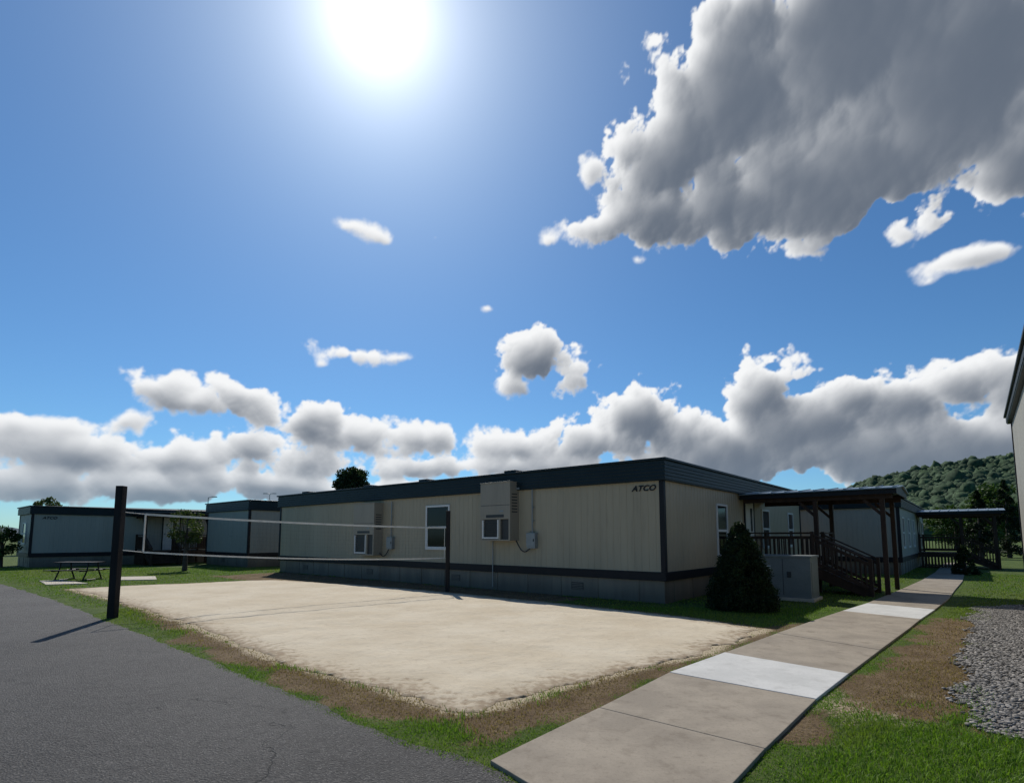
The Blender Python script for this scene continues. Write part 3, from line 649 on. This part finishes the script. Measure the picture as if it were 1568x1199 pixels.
for (u_,v_,ru,rv) in E:
    a_,e_=AE(u_,v_); a2,_=AE(u_+ru,v_); _,e2=AE(u_,v_-rv); ra=abs(a2-a_); re=abs(e2-e_); rm=min(ra,re)*.85+.15*max(ra,re)
    j0=max(0,int((a_-ra*1.8-.08+1.3)/DS)); j1=min(NX,int((a_+ra*1.8+.08+1.3)/DS)); i0=max(0,int((e_-re*1.8-.08)/DS)); i1=min(NY,int((e_+re*1.8+.08)/DS))
    if j1<=j0 or i1<=i0: continue
    sl_=(slice(i0,i1),slice(j0,j1))
    l=np.sqrt(((AZ[sl_]+wx[sl_]-a_)/ra)**2+((EL[sl_]+wy[sl_]-e_)/re)**2); sd=np.clip((1.05-l)*rm,-.12,.3); w_=np.exp(sd/TAU); den[sl_]+=w_; num[sl_]+=w_*rm
    base[sl_]+=w_*np.clip((EL[sl_]+wy[sl_]-e_)/re,-1.2,1.2)
acc=TAU*np.log(den); rl=num/den; base=base/den
def worley(x,y,sc,seed):
    x=x*sc;y=y*sc; xi=np.floor(x).astype(np.int64); yi=np.floor(y).astype(np.int64); d=np.full(x.shape,9.)
    for dx in(-1,0,1):
        for dy in(-1,0,1):
            cx=xi+dx;cy=yi+dy; d=np.minimum(d,(cx+hsh(cx,cy,seed)-x)**2+(cy+hsh(cx,cy,seed+91)-y)**2)
    return d
bil=0; low=0; amp=1.
for k_,sc_ in enumerate((11,21,40,75,140)):
    wv_=.35-np.minimum(worley(qx+wx2*1.2+wx*.5,qy+wy2*1.2+wy*.5,sc_,5+k_),1.0); bil=bil+amp*wv_
    if k_<3: low=low+amp*wv_
    amp*=.56
low=low+(fbm(qx,qy,14,37,3)-.5)*.8; bil=bil+(fbm(qx,qy,14,37,3)-.5)*.8+(fbm(qx,qy,70,33,4)-.5)*.6
mb_,sb_=bil.mean(),bil.std(); bil=(bil-mb_)/sb_; low=(low-low.mean())/sb_
AMP=np.clip(rl*.25,.0035,.016)
D=acc+AMP*bil; DL=acc+AMP*low
def blur(a,r):
    for ax_ in(0,1):
        for _ in range(2):
            c=np.cumsum(np.pad(a,[(r+1,r) if i==ax_ else (0,0) for i in range(2)],mode='edge'),axis=ax_)
            n_=a.shape[ax_]; w=2*r+1
            a=(np.take(c,range(w,w+n_),axis=ax_)-np.take(c,range(0,n_),axis=ax_))/w
    return a
T=np.clip(D,0,.14); TS=np.clip(blur(np.clip(DL,-.05,.14),2),0,.14)
lx=SUN_AZ-AZ; ly=(SUN_EL+.25)-EL; ln=np.sqrt(lx*lx+ly*ly); lx/=ln; ly/=ln
I,J=np.meshgrid(np.arange(NY),np.arange(NX),indexing='ij')
def samp(A_,s_): return A_[np.clip((I+ly*s_/DS).astype(np.int32),0,NY-1),np.clip((J+lx*s_/DS).astype(np.int32),0,NX-1)]
tau=np.zeros(AZ.shape)
for k_ in range(1,16): tau+=samp(TS,k_*.0042)*.0042
tau=blur(tau,2)
deep=np.exp(-TS/.028)
rel=np.clip((TS-samp(TS,.007))*30,-.32,.32)*(.06+.94*deep); fine=np.clip((T-samp(T,.0035))*22,-.16,.16)*(.03+.97*np.exp(-TS/.022))
lit=.02+.80*np.exp(-tau*560)+rel+fine+.42*np.exp(-T/.009)+.38*np.exp(-TS/.026)-.16
small=1-np.clip((rl-.05)/.06,0,1)
lit+=small*(.24*base+.02)
big=np.clip((TS-.03)/.06,0,1)
lit=lit+((fbm(qx,qy,5,71,4)-.5)*.42+(fbm(qx,qy,15,81,4)-.5)*.16)*big
lit=np.logaddexp(0,lit*9)/9*.97
lit=1-np.logaddexp(0,(1-lit)*9)/9+.03
lit=np.clip(.85*lit+.15*blur(lit,1),0,1)
c0=np.array([.105,.135,.185]); c1=np.array([.93,.94,.95]); col=c0+(c1-c0)*lit[...,None]**1.2
hz=(np.exp(-EL/.07)*.38)[...,None]; col=col*(1-hz)+np.array([.42,.55,.69])*hz  # horizon haze blended into the cloud colour at low elevation
al=np.clip(D/.012,0,1); al=al*al*(3-2*al)*(1-np.exp(-EL/.03)*.5)
al*=np.clip((EL-.01)/.03,0,1)
idx=(np.arange(NX-1)[None,:]+np.arange(NY-1)[:,None]*NX).ravel(); F=np.stack([idx,idx+1,idx+1+NX,idx+NX],1)
af=al.ravel(); F=F[(af[F]>.004).any(1)]; us_=np.unique(F); mp=np.zeros(NX*NY,np.int64); mp[us_]=np.arange(len(us_)); F=mp[F]
azf=AZ.ravel()[us_]; elf=EL.ravel()[us_]; RR=4500.
me=bpy.data.meshes.new('clouds'); mesh_np(me,np.stack([np.sin(azf)*np.cos(elf)*RR,np.cos(azf)*np.cos(elf)*RR,np.sin(elf)*RR],1),F)
cattr(me,'col',col.reshape(-1,3)[us_]); fattr(me,'dens',af[us_])
m=bpy.data.materials.new('cloud'); m.use_nodes=True; t=NT(m.node_tree); out=m.node_tree.nodes['Material Output']; m.node_tree.nodes.remove(m.node_tree.nodes['Principled BSDF'])
ca=t.new('ShaderNodeAttribute',attribute_name='col').outputs['Color']; da=t.new('ShaderNodeAttribute',attribute_name='dens').outputs['Fac']
em=t.new('ShaderNodeEmission'); t.l.new(ca,em.inputs[0]); tp=t.new('ShaderNodeBsdfTransparent'); mx=t.new('ShaderNodeMixShader'); t.l.new(da,mx.inputs[0]); t.l.new(tp.outputs[0],mx.inputs[1]); t.l.new(em.outputs[0],mx.inputs[2]); t.l.new(mx.outputs[0],out.inputs[0])
m.cycles.emission_sampling='NONE'; me.materials.append(m); o=bpy.data.objects.new('clouds',me); S.collection.objects.link(o)
# ------------------------------------------------ world
W=bpy.data.worlds.new("World"); S.world=W; W.use_nodes=True; t=NT(W.node_tree); bg=W.node_tree.nodes['Background']
sky=t.new('ShaderNodeTexSky'); sky.sky_type='NISHITA'; sky.sun_disc=False; sky.sun_elevation=SUN_EL; sky.sun_rotation=SUN_AZ; sky.altitude=300; sky.air_density=1.0; sky.dust_density=.3; sky.ozone_density=2.5
gen=t.new('ShaderNodeTexCoord').outputs['Generated']; dn=t.v('NORMALIZE',gen)
dt=t.v('DOT_PRODUCT',dn,tuple(sund)); ang=t.m('ARCCOSINE',t.m('MINIMUM',dt,1.0))
core=t.ss(ang,math.radians(.6),math.radians(3.2),3.0,0)
e1=t.m('MULTIPLY',t.m('EXPONENT',t.m('MULTIPLY',ang,-1/math.radians(2.8))),1.5); e2=t.m('MULTIPLY',t.m('EXPONENT',t.m('MULTIPLY',ang,-1/math.radians(9.0))),.62)
glow=t.m('ADD',core,t.m('ADD',e1,e2))
skc=t.v('MULTIPLY',sky.outputs[0],(.045,.074,.095))
tot=t.v('ADD',skc,t.v('SCALE',(1.0,.95,.88),sc=glow))
t.l.new(tot,bg.inputs[0]); bg.inputs[1].default_value=1.0
W.cycles.sampling_method='MANUAL'; W.cycles.sample_map_resolution=512
sl=bpy.data.lights.new('sun','SUN'); sl.energy=4.2; sl.angle=math.radians(.5); sl.color=(1,.95,.87); so=bpy.data.objects.new('sun',sl); S.collection.objects.link(so)
so.rotation_euler=sund.to_track_quat('Z','Y').to_euler(); so.location=(0,0,30)
S.view_settings.view_transform='Standard'; S.view_settings.look='None'; S.view_settings.exposure=0
